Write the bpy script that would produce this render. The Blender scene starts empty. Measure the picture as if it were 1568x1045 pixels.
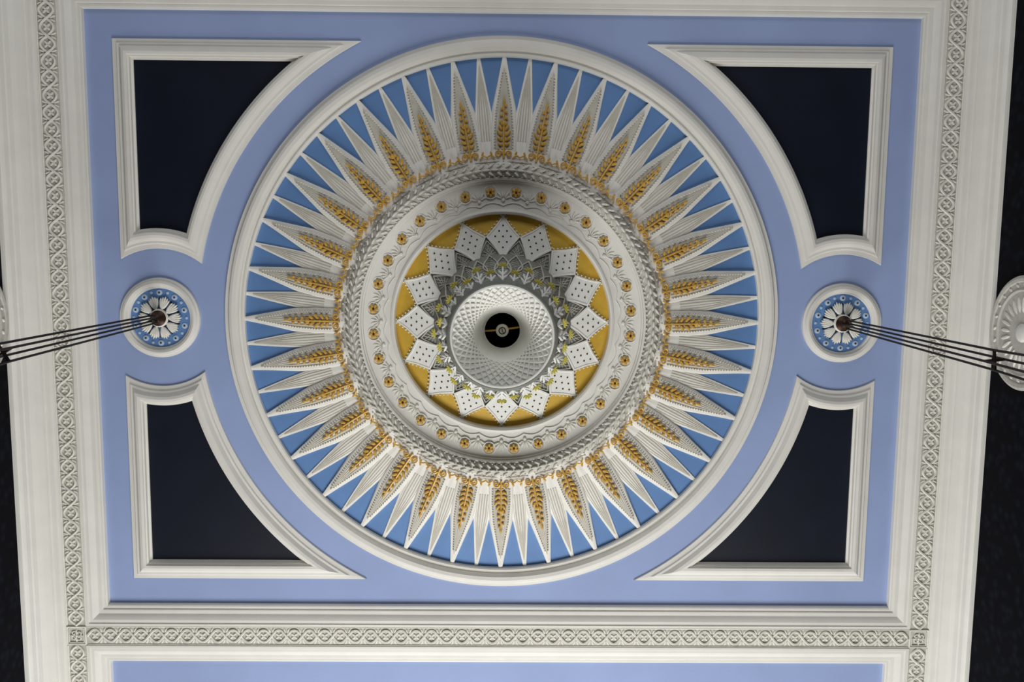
import bpy, math
from math import sin, cos, pi, sqrt, atan2, radians
from mathutils import Matrix, Vector

scene = bpy.context.scene
try:
    scene.view_settings.view_transform = 'Standard'
    scene.view_settings.look = 'None'
except Exception as e:
    print(e)

H = 11.6
# local frame: x right, y "towards far wall", z = drop below the ceiling plane
M = Matrix.Translation((0, 0, H)) @ Matrix.Rotation(pi, 4, 'X')

# ------------------------------------------------------------ materials
def srgb(c):
    out = []
    for v in c:
        v /= 255.0
        out.append(v/12.92 if v <= 0.04045 else ((v+0.055)/1.055)**2.4)
    return out

def mat(name, col, rough=0.7, metal=0.0, var=0.08, scale=6.0, bump=0.0, bscale=60.0, spec=0.3, emit=None):
    m = bpy.data.materials.new(name)
    m.use_nodes = True
    nt = m.node_tree
    b = nt.nodes['Principled BSDF']
    b.inputs['Roughness'].default_value = rough
    b.inputs['Metallic'].default_value = metal
    b.inputs['Specular IOR Level'].default_value = spec
    c = srgb(col)
    tc = nt.nodes.new('ShaderNodeTexCoord')
    n = nt.nodes.new('ShaderNodeTexNoise')
    n.inputs['Scale'].default_value = scale
    n.inputs['Detail'].default_value = 4
    nt.links.new(tc.outputs['Object'], n.inputs['Vector'])
    r = nt.nodes.new('ShaderNodeValToRGB')
    r.color_ramp.elements[0].position = 0.3
    r.color_ramp.elements[1].position = 0.7
    r.color_ramp.elements[0].color = [x*(1-var) for x in c] + [1]
    r.color_ramp.elements[1].color = [min(1, x*(1+var)) for x in c] + [1]
    nt.links.new(n.outputs['Fac'], r.inputs['Fac'])
    nt.links.new(r.outputs['Color'], b.inputs['Base Color'])
    if bump > 0:
        n2 = nt.nodes.new('ShaderNodeTexNoise')
        n2.inputs['Scale'].default_value = bscale
        n2.inputs['Detail'].default_value = 3
        nt.links.new(tc.outputs['Object'], n2.inputs['Vector'])
        bp = nt.nodes.new('ShaderNodeBump')
        bp.inputs['Strength'].default_value = bump
        bp.inputs['Distance'].default_value = 0.01
        nt.links.new(n2.outputs['Fac'], bp.inputs['Height'])
        nt.links.new(bp.outputs['Normal'], b.inputs['Normal'])
    if emit:
        b.inputs['Emission Color'].default_value = srgb(emit[:3]) + [1]
        b.inputs['Emission Strength'].default_value = emit[3]
    return m

BLUE = mat('periwinkle_paint', (152, 170, 212), 0.65, var=0.05, scale=1.2, bump=0.1)
AZURE = mat('azure_paint', (100, 138, 190), 0.6, var=0.06, scale=3)
WHITE = mat('white_plaster', (230, 228, 220), 0.6, var=0.03, scale=4, bump=0.15, bscale=40)
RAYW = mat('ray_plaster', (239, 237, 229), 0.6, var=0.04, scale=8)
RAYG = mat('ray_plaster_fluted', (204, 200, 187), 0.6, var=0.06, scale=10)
BAND = mat('band_ground_plaster', (196, 193, 183), 0.7, var=0.08, scale=20)
RELIEF = mat('relief_plaster', (233, 231, 221), 0.6, var=0.06, scale=20)
DARK = mat('navy_panel', (15, 22, 36), 0.45, var=0.15, scale=2, spec=0.35)
GOLD = mat('gilt', (212, 170, 82), 0.45, metal=0.1, var=0.18, scale=30)
MUST = mat('mustard_paint', (206, 167, 62), 0.6, var=0.08, scale=10)
KITE = mat('kite_plaster', (240, 240, 233), 0.6, var=0.03, scale=12)
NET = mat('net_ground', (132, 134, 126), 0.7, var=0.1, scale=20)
DOT = mat('dark_stud', (52, 52, 38), 0.5)
LEMON = mat('lemon_paint', (214, 204, 92), 0.5, var=0.1, scale=20)
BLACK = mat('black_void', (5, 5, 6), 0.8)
BRONZE = mat('bronze', (66, 46, 36), 0.4, metal=0.6, var=0.2, scale=30)
CABLE = mat('cable_steel', (38, 33, 31), 0.5, metal=0.4, var=0.1)
GLASS = mat('opal_glass', (235, 232, 220), 0.3, var=0.02)
WALLM = mat('wall_navy_pattern', (34, 36, 46), 0.85, var=0.1, spec=0.1)
FLOORM = mat('floor_carpet', (112, 102, 92), 0.9, var=0.2, scale=3)
PALE = mat('pale_blue_paint', (180, 199, 224))

nt = WALLM.node_tree
b = nt.nodes['Principled BSDF']
tc = nt.nodes.new('ShaderNodeTexCoord')
vo = nt.nodes.new('ShaderNodeTexVoronoi'); vo.inputs['Scale'].default_value = 9
nt.links.new(tc.outputs['Object'], vo.inputs['Vector'])
cr = nt.nodes.new('ShaderNodeValToRGB')
cr.color_ramp.elements[0].color = srgb((22, 25, 34)) + [1]
cr.color_ramp.elements[1].color = srgb((5, 6, 12)) + [1]
cr.color_ramp.elements[1].position = 0.55
nt.links.new(vo.outputs['Distance'], cr.inputs['Fac'])
nt.links.new(cr.outputs['Color'], b.inputs['Base Color'])

# ------------------------------------------------------------ mesh builder
class MB:
    def __init__(s):
        s.v = []; s.f = []
    def add(s, vs, fs):
        o = len(s.v)
        s.v.extend(vs)
        s.f.extend([tuple(i+o for i in f) for f in fs])
    def loops(s, loops, closed=True, flip=False):
        n = len(loops[0]); o = len(s.v)
        for l in loops: s.v.extend(l)
        m = n if closed else n-1
        for j in range(len(loops)-1):
            for i in range(m):
                a = o+j*n+i; b_ = o+j*n+(i+1) % n
                c = b_+n; d = a+n
                s.f.append((a, d, c, b_) if flip else (a, b_, c, d))
    def revolve(s, prof, n=192, c=(0, 0)):
        L = []
        for r, h in prof:
            L.append([(c[0]+r*cos(2*pi*i/n), c[1]+r*sin(2*pi*i/n), h) for i in range(n)])
        s.loops(L)
    def ell(s, c, ax, ay, az, nu=8, nv=5):
        c = Vector(c); ax = Vector(ax); ay = Vector(ay); az = Vector(az)
        vs = [tuple(c+az)]
        for j in range(1, nv):
            t = pi*j/nv
            for i in range(nu):
                p = 2*pi*i/nu
                vs.append(tuple(c+ax*(sin(t)*cos(p))+ay*(sin(t)*sin(p))+az*cos(t)))
        vs.append(tuple(c-az))
        fs = []
        for i in range(nu):
            fs.append((0, 1+i, 1+(i+1) % nu))
            for j in range(nv-2):
                a = 1+j*nu+i; b_ = 1+j*nu+(i+1) % nu
                fs.append((a, a+nu, b_+nu, b_))
            e = 1+(nv-2)*nu
            fs.append((len(vs)-1, e+(i+1) % nu, e+i))
        s.add(vs, fs)
    def tube(s, pts, r, sides=6, closed=False):
        P = [Vector(p) for p in pts]; n = len(P); L = []
        for i, p in enumerate(P):
            if closed: t = P[(i+1) % n]-P[i-1]
            else: t = P[min(i+1, n-1)]-P[max(i-1, 0)]
            if t.length < 1e-9: t = Vector((1, 0, 0))
            t.normalize()
            u = Vector((0, 0, 1)) if abs(t.z) < 0.9 else Vector((1, 0, 0))
            a = t.cross(u).normalized(); b_ = a.cross(t)
            rr = r[i] if isinstance(r, (list, tuple)) else r
            L.append([tuple(p+a*(rr*cos(2*pi*k/sides))+b_*(rr*sin(2*pi*k/sides))) for k in range(sides)])
        if closed: L.append(L[0])
        s.loops(L)
        if not closed:
            o = len(s.v)-sides*n
            s.f.append(tuple(range(o, o+sides)))
            s.f.append(tuple(reversed(range(len(s.v)-sides, len(s.v)))))
    def box(s, x0, x1, y0, y1, z0, z1):
        vs = [(x, y, z) for x in (x0, x1) for y in (y0, y1) for z in (z0, z1)]
        s.add(vs, [(0, 1, 3, 2), (4, 6, 7, 5), (0, 4, 5, 1), (2, 3, 7, 6), (0, 2, 6, 4), (1, 5, 7, 3)])

def obj(name, mb, material, parent=None, loc=(0, 0, 0), smooth=True, angle=38):
    me = bpy.data.meshes.new(name)
    me.from_pydata(mb.v, [], mb.f)
    me.materials.append(material)
    if smooth:
        me.polygons.foreach_set('use_smooth', [True]*len(me.polygons))
        me.update()
        me.set_sharp_from_angle(angle=radians(angle))
    me.update()
    o = bpy.data.objects.new(name, me)
    scene.collection.objects.link(o)
    if parent: o.parent = parent
    else: o.matrix_world = M @ Matrix.Translation(loc)
    return o

def empty(name, loc=(0, 0, 0), rot=0.0):
    e = bpy.data.objects.new(name, None)
    e.empty_display_size = 0.2
    scene.collection.objects.link(e)
    e.matrix_world = M @ Matrix.Translation(loc) @ Matrix.Rotation(rot, 4, 'Z')
    return e

# ------------------------------------------------------------ room shell
YE = 10.9
mb = MB(); mb.box(-5.6, 5.6, -YE, YE, -0.3, 0.0)
obj('ceiling', mb, BLUE, smooth=False)
mb = MB(); mb.box(-5.6, 5.6, -YE, YE, H, H+0.2)
obj('floor', mb, FLOORM, smooth=False)
for nm, x0, x1 in (('wall_left', -5.63, -5.43), ('wall_right', 5.43, 5.63)):
    mb = MB(); mb.box(x0, x1, -YE, YE, 0.0, H)
    obj(nm, mb, WALLM, smooth=False)

# rectangular bay frames
A0, B0, FW, BW = 4.613, 3.393, 0.237, 0.23
prof = [(0, 0), (0.006, .05), (.02, .056), (.05, .056), (.055, .07), (.07, .075), (.10, .078), (.13, .105), (.16, .118), (.2, .12), (.204, .132), (.23, .132), (.237, .1)]
bays = [0, 2*B0+2*FW+BW, -(2*B0+2*FW+BW)]
tn = 1
for yc in bays:
    mb = MB(); L = []
    for d, h in prof:
        a = A0+d; b_ = B0+d
        L.append([(-a, yc-b_, h), (a, yc-b_, h), (a, yc+b_, h), (-a, yc+b_, h)])
    mb.loops(L)
    obj('trim_%d' % tn, mb, WHITE, angle=20); tn += 1

# interlaced foliate bands
def guilloche(x0, x1, w, h):
    g = MB(); L = x1-x0; nP = max(2, round(L/0.36)); P = L/nP
    A = w*0.33
    for sg in (1, -1):
        N = nP*14
        pts = [(x0+L*i/N, sg*A*sin(2*pi*i/14.0), h+0.008+0.006*cos(2*pi*i/7.0)*sg) for i in range(N+1)]
        g.tube(pts, 0.0145, 5)
    for k in range(nP*2):
        cx = x0+P*(k+0.5)/2
        for q in range(4):
            a = q*pi/2+pi/4
            g.ell((cx+.026*cos(a), .026*sin(a), h+.006), (.027*cos(a), .027*sin(a), 0), (-.014*sin(a), .014*cos(a), 0), (0, 0, .012), 6, 4)
        ex = x0+P*k/2
        if k == 0: continue
        for sg in (1, -1):
            for da in (-0.95, -.4, .4, .95):
                ux, uy = sin(da), sg*cos(da)
                g.ell((ex+ux*.05, sg*.028+uy*.042, h+.004), (ux*.036, uy*.036, 0), (-uy*.012, ux*.012, 0), (0, 0, .012), 6, 4)
    for sg in (1, -1):
        g.tube([(x0, sg*(w/2-.006), h+.004), (x1, sg*(w/2-.006), h+.004)], .008, 4)
    return g

def xf(mb, f):
    mb.v = [f(*p) for p in mb.v]; return mb

yb = B0+FW+BW/2          # centre of cross bands
xb = A0+FW+BW/2          # centre of side bands
bb = BW/2
HB = 0.115
for sg in (1, -1):
    e = empty('trim_%d' % tn, (0, sg*yb, 0)); tn += 1
    m1 = MB(); m1.box(-(A0+FW), A0+FW, -bb-.002, bb+.002, 0.01, HB); obj('ground', m1, BAND, e, smooth=False)
    obj('relief', guilloche(-(A0+FW)+.01, A0+FW-.01, BW, HB), RELIEF, e)
ylim = YE
for sg in (1, -1):
    e = empty('trim_%d' % tn, (sg*xb, 0, 0)); tn += 1
    m1 = MB(); m1.box(-bb-.002, bb+.002, -ylim, ylim, 0.01, HB); obj('ground', m1, BAND, e, smooth=False)
    segs = [(-yb+bb, yb-bb), (yb+bb, ylim), (-ylim, -yb-bb)]
    r = MB()
    for a, b_ in segs:
        g = xf(guilloche(a+.01, b_-.01, BW, HB), lambda x, y, z: (y, x, z))
        r.add(g.v, g.f)
    obj('relief', r, RELIEF, e)
    cb = MB()
    for s2 in (1, -1):
        cy = s2*yb
        for q in (0.105, 0.085):
            P = [(-q, cy-q, HB+.012), (q, cy-q, HB+.012), (q, cy+q, HB+.012), (-q, cy+q, HB+.012)]
            for i in range(4): cb.tube([P[i], P[(i+1) % 4]], .010 if q > .1 else .005, 5)
        for k in range(4):
            a0 = k*pi/2+pi/4
            ccx, ccy = .04*cos(a0), cy+.04*sin(a0)
            pts = []
            for i in range(15):
                t = i/14.0; rr = .034*(1-t*.75); a = a0+pi+t*2.2*pi
                pts.append((ccx+rr*cos(a), ccy+rr*sin(a), HB+.012))
            cb.tube(pts, .007, 5)
            cb.ell((.055*cos(k*pi/2), cy+.055*sin(k*pi/2), HB+.01), (.024*cos(k*pi/2), .024*sin(k*pi/2), 0), (-.01*sin(k*pi/2), .01*cos(k*pi/2), 0), (0, 0, .014), 6, 4)
        cb.ell((0, cy, HB+.01), (.016, 0, 0), (0, .016, 0), (0, 0, .016))
    obj('corner_blocks', cb, RELIEF, e)
    cp = [(5.08, .1), (5.08, .125), (5.11, .13), (5.12, .15), (5.18, .155), (5.19, .19), (5.22, .2), (5.27, .215), (5.31, .25), (5.33, .30), (5.345, .31), (5.36, .36), (5.39, .375), (5.40, .385), (5.40, .42), (5.45, .42)]
    cm = MB()
    cm.loops([[(sg*x-sg*xb, -ylim, h), (sg*x-sg*xb, ylim, h)] for x, h in cp], closed=False)
    obj('cornice', cm, WHITE, e, angle=20)

# ------------------------------------------------------------ corner panels
X0, Y0, R0, RX, r0 = 4.315, 3.083, 3.462, 3.895, 0.785
def panel_loop(d, sx, sy):
    X = X0-d; Y = Y0-d; R = R0+d; r = r0+d
    a = (R*R-r*r+RX*RX)/(2*RX); cy = sqrt(max(0, R*R-a*a))
    pts = [(X, Y)]
    xB = sqrt(R*R-Y*Y)
    for i in range(13): pts.append((X+(xB-X)*i/12.0, Y))
    tb = atan2(Y, xB); tc_ = atan2(cy, a)
    for i in range(1, 65):
        t = tb+(tc_-tb)*i/64.0; pts.append((R*cos(t), R*sin(t)))
    dy = sqrt(r*r-(X-RX)**2)
    t0 = atan2(cy, a-RX); t1 = atan2(dy, X-RX)
    for i in range(1, 33):
        t = t0+(t1-t0)*i/32.0; pts.append((RX+r*cos(t), r*sin(t)))
    for i in range(1, 12): pts.append((X, dy+(Y-dy)*i/12.0))
    pts = pts[1:]
    return [(sx*x, sy*y) for x, y in pts]
fp = [(0, 0), (.004, .022), (.04, .026), (.05, .03), (.06, .045), (.085, .048), (.095, .06), (.12, .085), (.15, .095), (.178, .09), (.185, .07), (.2, .065), (.205, .03), (.228, .02), (.228, .0)]
for sx in (-1, 1):
    for sy in (1, -1):
        e = empty('ceiling_panel')
        m1 = MB()
        m1.loops([[(x, y, h) for x, y in panel_loop(d, sx, sy)] for d, h in fp])
        obj('moulded_frame', m1, WHITE, e, angle=22)
        m2 = MB(); lp = panel_loop(.215, sx, sy)
        m2.v = [(x, y, .006) for x, y in lp]; m2.f = [tuple(range(len(lp)))]
        obj('dark_panel', m2, DARK, e, smooth=False)

# ------------------------------------------------------------ big rosette
ros = empty('ceiling_rosette')
mb = MB(); mb.revolve([(2.92, .0), (2.925, .06), (2.94, .07), (2.955, .07), (2.96, .055), (2.985, .055), (2.995, .08), (3.02, .10), (3.06, .105), (3.09, .095), (3.105, .07), (3.11, .05), (3.15, .045), (3.16, 0)], 288)
obj('outer_ring', mb, WHITE, ros, angle=25)

def hs(r):   # underlay height of the ray cone
    t = min(1, max(0, (r-1.74)/(2.94-1.74)))
    return 0.24*(1-t)**1.2+0.012
mb = MB(); mb.revolve([(1.72+i*.1015, hs(1.72+i*.1015)) for i in range(13)], 192)
obj('azure_ground', mb, AZURE, ros)

def lerp(tab, x):
    for i in range(len(tab)-1):
        if x <= tab[i+1][0]:
            a, b_ = tab[i], tab[i+1]
            return a[1]+(b_[1]-a[1])*(x-a[0])/(b_[0]-a[0])
    return tab[-1][1]
def leaf(mb, ang, wt, zf, ra, rb, nr=26, ns=18, base=None):
    """zf(s, k) -> height above the cone; k = local width factor"""
    ca, sa = cos(ang), sin(ang); L = []
    for j in range(nr+1):
        r = ra+(rb-ra)*j/nr
        w = lerp(wt, r); row = []
        for i in range(ns+1):
            s = -1+2*i/ns
            k = min(1, w/0.13)
            z = hs(r)+zf(s, k)
            if base is not None and i in (0, ns): z = hs(r)+base
            y = s*w
            row.append((r*ca-y*sa, r*sa+y*ca, z))
        L.append(row)
    mb.loops(L, closed=False)
W1 = [(1.72, .130), (1.85, .150), (2.1, .155), (2.34, .138), (2.6, .086), (2.94, .020)]
W1i = [(1.90, .092), (2.1, .095), (2.34, .078), (2.6, .036), (2.80, .003)]
W2 = [(1.72, .06), (2.0, .09), (2.25, .098), (2.34, .092), (2.6, .062), (2.94, .018)]
W2i = [(2.0, .07), (2.25, .074), (2.34, .067), (2.6, .038), (2.84, .004)]
def z_main(s, k): return .028+.030*k*(1-abs(s)**1.5)
def z_main_i(s, k): return .052+.012*k-.016*k*(0.5+0.5*cos(5*pi*s))+.012*k*(1-abs(s))
def z_sec(s, k): return .012+.016*k*(1-abs(s))
def z_sec_i(s, k): return .022-.016*k*(0.5+0.5*cos(5*pi*s))+.012*k*(1-abs(s))
m1, m1i, m2, m2i = MB(), MB(), MB(), MB(); beads = MB(); gold = MB()
for k in range(32):
    a = pi/2+k*2*pi/32
    leaf(m1, a, W1, z_main, 1.72, 2.94, base=-.01)
    leaf(m1i, a, W1i, z_main_i, 1.90, 2.80, nr=20, ns=30, base=.03)
    leaf(m2, a+pi/32, W2, z_sec, 1.72, 2.94, base=-.01)
    leaf(m2i, a+pi/32, W2i, z_sec_i, 2.0, 2.84, nr=20, ns=30, base=.008)
    ca, sa = cos(a), sin(a)
    def P(r, y, z=0.0, ca=ca, sa=sa): return (r*ca-y*sa, r*sa+y*ca, hs(r)+.045+z)
    def D(dr, dy, ca=ca, sa=sa): return (dr*ca-dy*sa, dr*sa+dy*ca, 0)
    for sg in (1, -1):
        for i in range(27):
            r = 1.92+i*.032
            beads.ell(P(r, sg*(lerp(W1i, r)+.006), .008), D(.010, 0), D(0, .009), (0, 0, .012), 5, 4)
    # gilded spray: acanthus cluster below, alternating husks above
    gold.tube([P(1.80, 0, .03), P(2.1, 0, .04), P(2.42, 0, .035)], [.013, .011, .007], 5)
    for r, s_, t in ((1.935, .050, 1.1), (1.985, .064, .95), (2.04, .074, .8), (2.10, .064, .65), (2.15, .046, .5)):
        for sg in (1, -1):
            dr, dy = cos(t), sg*sin(t)
            gold.ell(P(r+dr*s_*.6, dy*s_*.85, .03), D(dr*s_*.66, dy*s_*.66), D(-dy*.019, dr*.019), (0, 0, .018), 6, 4)
    for i, (r, sg) in enumerate(((2.205, 1), (2.24, -1), (2.275, 1), (2.31, -1), (2.345, 1), (2.38, -1))):
        s_ = .036-.003*i
        gold.ell(P(r, sg*s_, .035), D(.020, sg*.008), D(-sg*.007, .015), (0, 0, .015), 6, 4)
        gold.tube([P(r-.02, 0, .035), P(r, sg*s_, .035)], .006, 4)
    gold.ell(P(2.18, 0, .045), D(.03, 0), D(0, .022), (0, 0, .016), 6, 4)
    gold.ell(P(2.43, 0, .035), D(.034, 0), D(0, .015), (0, 0, .012), 6, 4)
    for sg in (1, -1):   # volutes and arch at the foot of the ray
        pts = []
        for i in range(16):
            t = i/15.0; rr = .040*(1-.7*t); an = -sg*(pi/2)+sg*t*2.4*pi
            pts.append(P(1.845+rr*cos(an), sg*.055+rr*sin(an), .03))
        gold.tube(pts, .0105, 5)
        pts = [P(1.80+.03*sin(pi*i/8.0), sg*(.095+.085*i/8.0), .02-.002*i) for i in range(9)]
        gold.tube(pts, .009, 5)
        gold.ell(P(1.85, sg*.135, .012), D(.026, sg*.012), D(-sg*.006, .012), (0, 0, .014), 6, 4)
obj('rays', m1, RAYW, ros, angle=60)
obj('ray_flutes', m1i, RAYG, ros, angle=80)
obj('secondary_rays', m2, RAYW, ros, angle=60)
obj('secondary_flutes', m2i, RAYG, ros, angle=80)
obj('ray_beading', beads, RELIEF, ros)
obj('gilt_sprays', gold, GOLD, ros)

# wreath base + flower band
def wsr(r): return 1.55+(r-1.55)*.8
def ws(p): return [(wsr(r), h) for r, h in p]
mb = MB(); mb.revolve(ws([(1.87, .20), (1.865, .27), (1.82, .30), (1.80, .29), (1.79, .30), (1.77, .335), (1.70, .365), (1.64, .35), (1.615, .32), (1.60, .30)]), 256)
obj('wreath_core', mb, BAND, ros, angle=50)
mb = MB(); mb.revolve([(1.60, .29), (1.597, .325), (1.585, .332), (1.57, .325), (1.565, .30), (1.55, .295), (1.545, .275), (1.50, .262), (1.38, .25), (1.27, .25), (1.25, .255), (1.245, .27), (1.225, .28), (1.205, .27), (1.20, .23), (1.195, .14)], 256)
obj('flower_band', mb, WHITE, ros, angle=30)
wl = MB(); N = 112
for k in range(N):
    a = 2*pi*k/N
    for off, tw, rr in ((0, 0, 1.70), (.05, .6, 1.755), (-.05, -.6, 1.65)):
        da = a+(.5*2*pi/N if off else 0); rr = wsr(rr)
        c = (rr*cos(da), rr*sin(da), .372 if off == 0 else .352)
        tx, ty = -sin(da+tw), cos(da+tw)
        wl.ell(c, (tx*.042, ty*.042, 0), (-ty*.014, tx*.014, 0), (0, 0, .02), 6, 4)
    rr = wsr(1.83)
    wl.ell((rr*cos(a), rr*sin(a), .30), (.012, 0, 0), (0, .012, 0), (0, 0, .014), 5, 4)
for k in range(200):
    a = 2*pi*k/200
    for rr, hh, q in ((wsr(1.61)+.006, .335, .012), (wsr(1.787), .325, .010)):
        wl.ell((rr*cos(a), rr*sin(a), hh), (q, 0, 0), (0, q, 0), (0, 0, .013), 5, 4)
obj('wreath_leaves', wl, RELIEF, ros)

fl, fr, ctr = MB(), MB(), MB()
for k in range(32):
    a = pi/2+(k+.5)*2*pi/32
    cx, cy = 1.44*cos(a), 1.44*sin(a)
    for q in range(6):
        b_ = a+q*pi/3
        fl.ell((cx+.030*cos(b_), cy+.030*sin(b_), .272), (.028*cos(b_), .028*sin(b_), 0), (-.018*sin(b_), .018*cos(b_), 0), (0, 0, .014), 6, 4)
    ctr.ell((cx, cy, .286), (.012, 0, 0), (0, .012, 0), (0, 0, .012), 6, 4)
    fr.tube([(cx+.072*cos(t*pi/8), cy+.072*sin(t*pi/8), .262) for t in range(16)], .007, 5, closed=True)
    a2 = a+pi/32
    for t in (-1.2, -.7, -.25, .25, .7, 1.2):
        L_ = .055
        bx, by = 1.36*cos(a2), 1.36*sin(a2)
        ux, uy = cos(a2+t), sin(a2+t)
        fr.ell((bx+ux*.065, by+uy*.065, .257), (ux*L_, uy*L_, 0), (-uy*.011, ux*.011, 0), (0, 0, .012), 6, 4)
    fr.ell((1.35*cos(a2), 1.35*sin(a2), .257), (.022, 0, 0), (0, .022, 0), (0, 0, .016), 6, 4)
    pts = []
    for i in range(9):
        t = a-pi/32+(2*pi/32)*i/8.0; rr = 1.29+.035*sin(pi*i/8.0)
        pts.append((rr*cos(t), rr*sin(t), .255))
    fr.tube(pts, .006, 5)
obj('gilt_flowers', fl, GOLD, ros)
obj('flower_centres', ctr, BRONZE, ros)
obj('band_relief', fr, RELIEF, ros)

# mustard zone and kites
def hk(r): return .17+.14*(1.2-r)/(1.2-.77)
mb = MB(); mb.revolve([(1.2, hk(1.2)), (.95, hk(.95))], 192); obj('mustard_ground', mb, MUST, ros)
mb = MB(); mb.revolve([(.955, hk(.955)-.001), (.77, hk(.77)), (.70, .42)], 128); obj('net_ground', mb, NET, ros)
kt, dots, knet = MB(), MB(), MB()
def pl(a, r, y, z): return (r*cos(a)-y*sin(a), r*sin(a)+y*cos(a), hk(r)+z)
for k in range(16):
    a = pi/2+k*2*pi/16
    P4 = [(1.195, 0), (1.075, .080), (.950, .190), (.835, .090), (.70, 0), (.835, -.090), (.950, -.190), (1.075, -.080)]
    bot = [pl(a, r, y, 0) for r, y in P4]
    top = [pl(a, r, y, .022) for r, y in P4]
    inn = [pl(a, .955+(r-.955)*.90, y*.88, .024) for r, y in P4]
    in2 = [pl(a, .955+(r-.955)*.85, y*.83, .016) for r, y in P4]
    o = len(kt.v); kt.loops([bot, top, inn, in2])
    cidx = len(kt.v); kt.v.append(pl(a, .955, 0, .016))
    for i in range(8): kt.f.append((o+24+i, o+24+(i+1) % 8, cidx))
    for i in range(-2, 3):
        for j in range(-2, 3):
            if (i+j) % 2: continue
            if abs(i)+abs(j) > 2: continue
            dots.ell(pl(a, .955+i*.060, j*.043, .018), (.011, 0, 0), (0, .011, 0), (0, 0, .007), 6, 4)
    for sg in (1, -1):
        for i in range(7):
            t = (i+.5)/7; r = 1.205+(.960-1.205)*t; y = sg*(.186*t**1.18+.012)
            kt.ell(pl(a, r, y, .010), (.011, 0, 0), (0, .011, 0), (0, 0, .012), 5, 4)
    b_ = a+pi/16
    P3 = [(.92, 0), (.85, .055), (.79, .095), (.72, .12)]
    for sg in (1, -1):
        knet.tube([pl(b_, r, sg*y, .010) for r, y in P3], .008, 5)
    for i in range(4):
        for sg in (1, -1):
            knet.tube([pl(b_, .88-.035*i, -sg*(.015+.022*i), .006), pl(b_, .76, sg*(.035-.012*i), .006)], .0045, 4)
obj('kite_petals', kt, KITE, ros, angle=25)
obj('kite_studs', dots, DOT, ros)
obj('inner_petal_tracery', knet, BAND, ros)

# pendant boss
PP = [(.77, .31), (.715, .42), (.665, .62), (.62, .85), (.58, 1.12), (.55, 1.38), (.53, 1.58), (.525, 1.66), (.535, 1.69), (.53, 1.72), (.505, 1.735), (.48, 1.72)]
def rp(h):
    for i in range(len(PP)-1):
        if h <= PP[i+1][1]:
            a, b_ = PP[i], PP[i+1]; return a[0]+(b_[0]-a[0])*(h-a[1])/(b_[1]-a[1])
    return PP[-1][0]
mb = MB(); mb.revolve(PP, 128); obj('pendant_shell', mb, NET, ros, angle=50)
lm = MB()
for k in range(16):
    for half in (0, 1):
        a = pi/2+(k+.5*half)*2*pi/16
        h0, h1, w = (.40, 1.45, .085) if not half else (.36, 1.05, .08)
        for sg in (1, -1):
            pts = []
            for i in range(17):
                t = i/16.0; h = h0+(h1-h0)*t; y = sg*w*max(0.0, sin(pi*t))**.8
                r = rp(h)+.012
                pts.append((r*cos(a+y/r), r*sin(a+y/r), h))
            lm.tube(pts, .009, 5)
        for i in range(1, 9):
            t = i/9.0; h = h0+(h1-h0)*t; y = .7*w*sin(pi*t)
            r = rp(h)+.008
            lm.tube([(r*cos(a-y/r), r*sin(a-y/r), h-.05), (r*cos(a), r*sin(a), h+.03), (r*cos(a+y/r), r*sin(a+y/r), h-.05)], .0045, 4)
obj('pendant_leaves', lm, BAND, ros)
an, an2 = MB(), MB()
for k in range(16):
    a = pi/2+k*2*pi/16
    for half in (0, 1):
        b_ = a+half*pi/16
        r0_, h0_ = (.655, 1.46) if not half else (.60, 1.58)
        ca, sa = cos(b_), sin(b_)
        for q in range(5):
            t = (q-2)*.62
            ur, ut = cos(t), sin(t)
            cc = (r0_+ur*.024, ut*.028)
            (an).ell((cc[0]*ca-cc[1]*sa, cc[0]*sa+cc[1]*ca, h0_), ((ur*ca-ut*sa)*.026, (ur*sa+ut*ca)*.026, 0), ((-ut*ca-ur*sa)*.011, (-ut*sa+ur*ca)*.011, 0), (0, 0, .014), 6, 4)
        an2.tube([(.53*ca, .53*sa, 1.66), ((r0_+.0)*ca, (r0_+.0)*sa, h0_)], [.012, .009], 5)
        for sg in (1, -1):
            for rr, L_, t in ((.56, .04, .9), (.60, .035, .7)):
                if half and rr > .58: continue
                c0 = (rr, sg*.022)
                ur, ut = cos(t), sg*sin(t)
                an2.ell((c0[0]*ca-c0[1]*sa, c0[0]*sa+c0[1]*ca, 1.66-(rr-.53)*1.3), ((ur*ca-ut*sa)*L_, (ur*sa+ut*ca)*L_, -.02), ((-ut*ca-ur*sa)*.013, (-ut*sa+ur*ca)*.013, 0), (0, 0, .012), 6, 4)
obj('lemon_florets', an, LEMON, ros)
obj('pendant_crest', an2, KITE, ros)
# inner lattice funnel
FP = [(.49, 1.725), (.46, 1.70), (.41, 1.655), (.35, 1.59), (.30, 1.50), (.265, 1.40), (.235, 1.29), (.205, 1.20), (.182, 1.12)]
mb = MB(); mb.revolve(FP, 128); obj('funnel', mb, KITE, ros, angle=60)
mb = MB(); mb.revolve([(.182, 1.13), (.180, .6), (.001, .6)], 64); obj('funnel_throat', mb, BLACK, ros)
lat = MB()
def rf(h):
    for i in range(len(FP)-1):
        if h >= FP[i+1][1]:
            a, b_ = FP[i], FP[i+1]; return a[0]+(b_[0]-a[0])*(h-a[1])/(b_[1]-a[1])
    return FP[-1][0]
for k in range(36):
    for sg in (1, -1):
        pts = []
        for i in range(13):
            t = i/12.0; h = 1.715-(1.715-1.46)*t; r = rf(h)-.003
            th = 2*pi*k/36+sg*t*.68
            pts.append((r*cos(th), r*sin(th), h+.004))
        lat.tube(pts, [.0115-.004*i/12.0 for i in range(13)], 5)
for (r, h, q) in ((.487, 1.727, .014), (.286, 1.46, .010), (.187, 1.13, .008)):
    lat.tube([(r*cos(2*pi*i/96), r*sin(2*pi*i/96), h) for i in range(96)], q, 6, closed=True)
obj('lattice', lat, KITE, ros)
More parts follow.
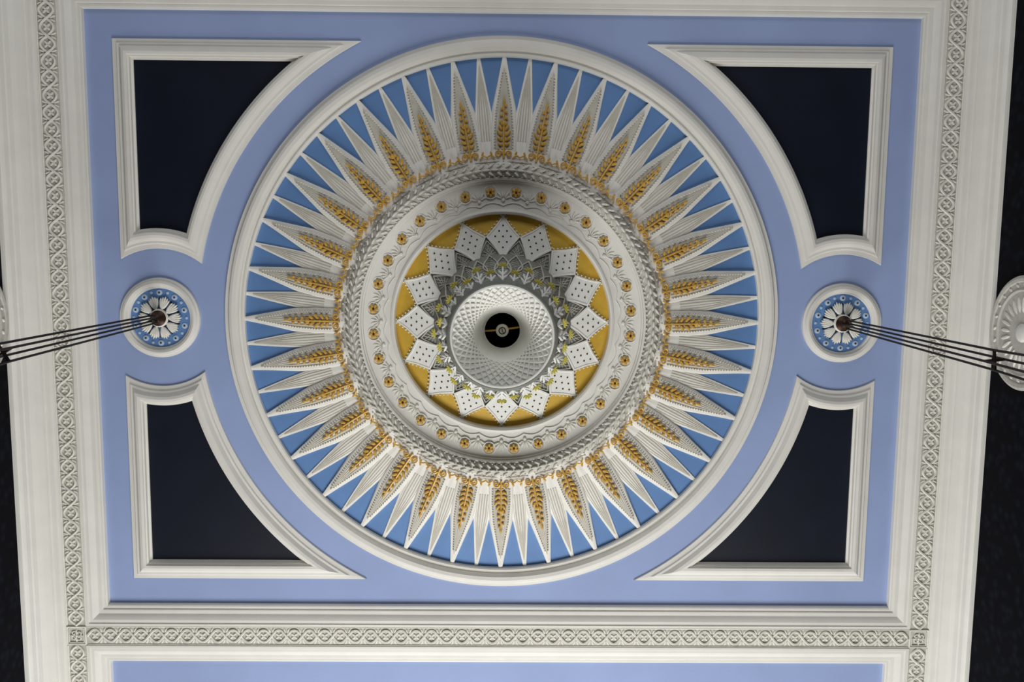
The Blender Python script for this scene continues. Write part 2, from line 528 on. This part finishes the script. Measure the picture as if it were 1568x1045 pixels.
e = ros
mb = MB(); mb.revolve([(.001, 1.17), (.06, 1.17), (.065, 1.16), (.066, 1.12), (.055, 1.0), (.001, 1.0)], 32); obj('spot_lamp_body', mb, GLASS, e)
mb = MB(); mb.revolve([(.028, 1.172), (.033, 1.176), (.038, 1.172)], 32); mb.tube([(-.005, .03, 1.172), (.0, .0, 1.178), (.015, -.03, 1.172)], .004, 5); obj('spot_lamp_rim', mb, DOT, e)
mb = MB(); mb.tube([(-.175, -.012, 1.10), (-.06, 0, 1.12)], .010, 6); mb.tube([(.06, .015, 1.12), (.175, .03, 1.10)], .010, 6)
obj('spot_lamp_arms', mb, GOLD, e)

# ------------------------------------------------------------ small ceiling roses + chandeliers
for sx in (-1, 1):
    e = empty('ceiling_rose', (sx*RX, 0, 0))
    mb = MB(); mb.revolve([(.456, 0), (.452, .03), (.43, .04), (.42, .055), (.395, .065), (.37, .055), (.36, .035), (.345, .03), (.335, .01)], 96); obj('rose_ring', mb, WHITE, e, angle=25)
    mb = MB(); mb.revolve([(.34, .012), (.001, .012)], 64); obj('rose_ground', mb, AZURE, e)
    p = MB(); d2 = MB(); d3 = MB()
    for k in range(10):
        a = 2*pi*k/10
        # fan-shaped palmette petal
        for t in (-.5, -.25, 0, .25, .5):
            r1 = .168; L_ = .092-.055*abs(t)
            p.ell((r1*cos(a+t*.36), r1*sin(a+t*.36), .04), (L_*cos(a+t*.7), L_*sin(a+t*.7), -.006), (-.017*sin(a+t), .017*cos(a+t), 0), (0, 0, .02), 8, 5)
        b_ = a+pi/10
        d3.ell((.288*cos(b_), .288*sin(b_), .014), (.036, 0, 0), (0, .036, 0), (0, 0, .012), 12, 5)
        d2.ell((.288*cos(b_), .288*sin(b_), .024), (.013, 0, 0), (0, .013, 0), (0, 0, .006), 8, 4)
        d3.ell((.298*cos(a), .298*sin(a), .014), (.018, 0, 0), (0, .018, 0), (0, 0, .01), 8, 4)
        d2.ell((.215*cos(b_), .215*sin(b_), .014), (.020*cos(b_), .020*sin(b_), 0), (-.010*sin(b_), .010*cos(b_), 0), (0, 0, .01), 8, 4)
    p.revolve([(.09, .03), (.105, .05), (.09, .08)], 32)
    obj('rose_petals', p, RELIEF, e); obj('rose_studs', d2, DOT, e); obj('rose_bosses', d3, PALE, e)
    c = empty('chandelier', (sx*RX, 0, 0))
    mb = MB(); mb.revolve([(.09, .03), (.088, .08), (.06, .10), (.045, .12), (.05, .15), (.03, .17), (.001, .17)], 32)
    mb.tube([(.03*cos(t*pi/8), 0, .19+.03*sin(t*pi/8)) for t in range(16)], .01, 6, closed=True)
    obj('ceiling_cup', mb, BRONZE, c)
    mb = MB()
    a0 = radians(18.4 - sx*13)
    for q in range(4):
        a = q*pi/2+a0
        for (h0, h1, ra, rb) in ((.17, 3.17, .048, .080), (3.17, 5.0, .080, .14)):
            mb.tube([((ra+(rb-ra)*i/6)*cos(a), (ra+(rb-ra)*i/6)*sin(a), h0+(h1-h0)*i/6) for i in range(7)], .0105, 6)
    mb.tube([(.08*cos(a0+pi/2), .08*sin(a0+pi/2), 3.17), (-.08*cos(a0+pi/2), -.08*sin(a0+pi/2), 3.17)], .015, 6)
    mb.tube([(.08*cos(a0), .08*sin(a0), 3.17), (-.08*cos(a0), -.08*sin(a0), 3.17)], .012, 6)
    obj('suspension_cables', mb, CABLE, c)
    mb = MB(); mb.revolve([(.02, 4.95), (.15, 4.98), (.17, 5.02), (.05, 5.1), (.04, 5.5), (.09, 5.6), (.05, 5.7), (.03, 5.85), (.001, 5.9)], 40)
    for q in range(8):
        a = q*pi/4
        mb.tube([((.05+.42*i/10)*cos(a), (.05+.42*i/10)*sin(a), 5.45+.16*sin(pi*i/10*1.3)) for i in range(11)], .012, 6)
    mb.tube([(.47*cos(i*pi/24), .47*sin(i*pi/24), 5.36) for i in range(48)], .018, 6, closed=True)
    obj('chandelier_frame', mb, BRONZE, c)
    mb = MB()
    for q in range(8):
        a = q*pi/4
        mb.revolve([(.02, 5.36), (.045, 5.34), (.075, 5.25), (.08, 5.18), (.07, 5.18), (.04, 5.3)], 20, (.47*cos(a), .47*sin(a)))
    obj('chandelier_shades', mb, GLASS, c)

# ------------------------------------------------------------ wall roundels
for sx in (-1, 1):
    e = empty('wall_roundel', (sx*5.43, 0, 1.0))
    def prj(mbx): return xf(mbx, lambda x, y, z: (-sx*z, y, x))
    mb = MB(); mb.revolve([(.60, 0), (.60, .035), (.57, .05), (.54, .045), (.53, .03), (.47, .03), (.45, .045), (.43, .03), (.001, .03)], 96)
    obj('roundel_disc', prj(mb), BAND, e, angle=30)
    mb = MB()
    for k in range(24):
        a = 2*pi*k/24
        mb.ell((.5*cos(a), .5*sin(a), .032), (.028*cos(a+.7), .028*sin(a+.7), 0), (-.014*sin(a+.7), .014*cos(a+.7), 0), (0, 0, .018), 6, 4)
        mb.ell((.30*cos(a), .30*sin(a), .032), (.09*cos(a), .09*sin(a), 0), (-.02*sin(a), .02*cos(a), 0), (0, 0, .02), 6, 4)
    mb.ell((0, 0, .03), (.1, 0, 0), (0, .1, 0), (0, 0, .04), 16, 8)
    obj('roundel_relief', prj(mb), RELIEF, e)

# ------------------------------------------------------------ lights
def area(name, loc, target, sx, sy, power, col):
    L = bpy.data.lights.new(name, 'AREA'); L.shape = 'RECTANGLE'; L.size = sx; L.size_y = sy
    L.energy = power; L.color = col
    o = bpy.data.objects.new(name, L); scene.collection.objects.link(o)
    p = M @ Vector(loc); t = M @ Vector(target)
    o.location = p; o.rotation_euler = (t-p).to_track_quat('-Z', 'Y').to_euler()
    return o
area('window_light', (0, -10.4, 8.0), (0, -1.5, 0), 7, 6, 1200, (1.0, .985, .96))
area('far_fill_light', (0, 10.4, 8.5), (0, 1, 0), 9.0, 5.0, 230, (.97, .98, 1.0))  # added weak fill from the opposite end, not an actual window
w = bpy.data.worlds.new('world'); scene.world = w; w.use_nodes = True
w.node_tree.nodes['Background'].inputs['Color'].default_value = (.94, .96, 1.0, 1)
w.node_tree.nodes['Background'].inputs['Strength'].default_value = 0.8

# ------------------------------------------------------------ camera
cd = bpy.data.cameras.new('camera'); cd.lens = 30.81; cd.sensor_width = 36; cd.clip_end = 200
cam = bpy.data.objects.new('camera', cd); scene.collection.objects.link(cam)
R = Matrix.Rotation(radians(-6.5), 4, 'X') @ Matrix.Rotation(radians(-0.64), 4, 'Y') @ Matrix.Rotation(radians(0.44), 4, 'Z')
cam.matrix_world = M @ Matrix.Translation((0, .902, 10)) @ R
scene.camera = cam
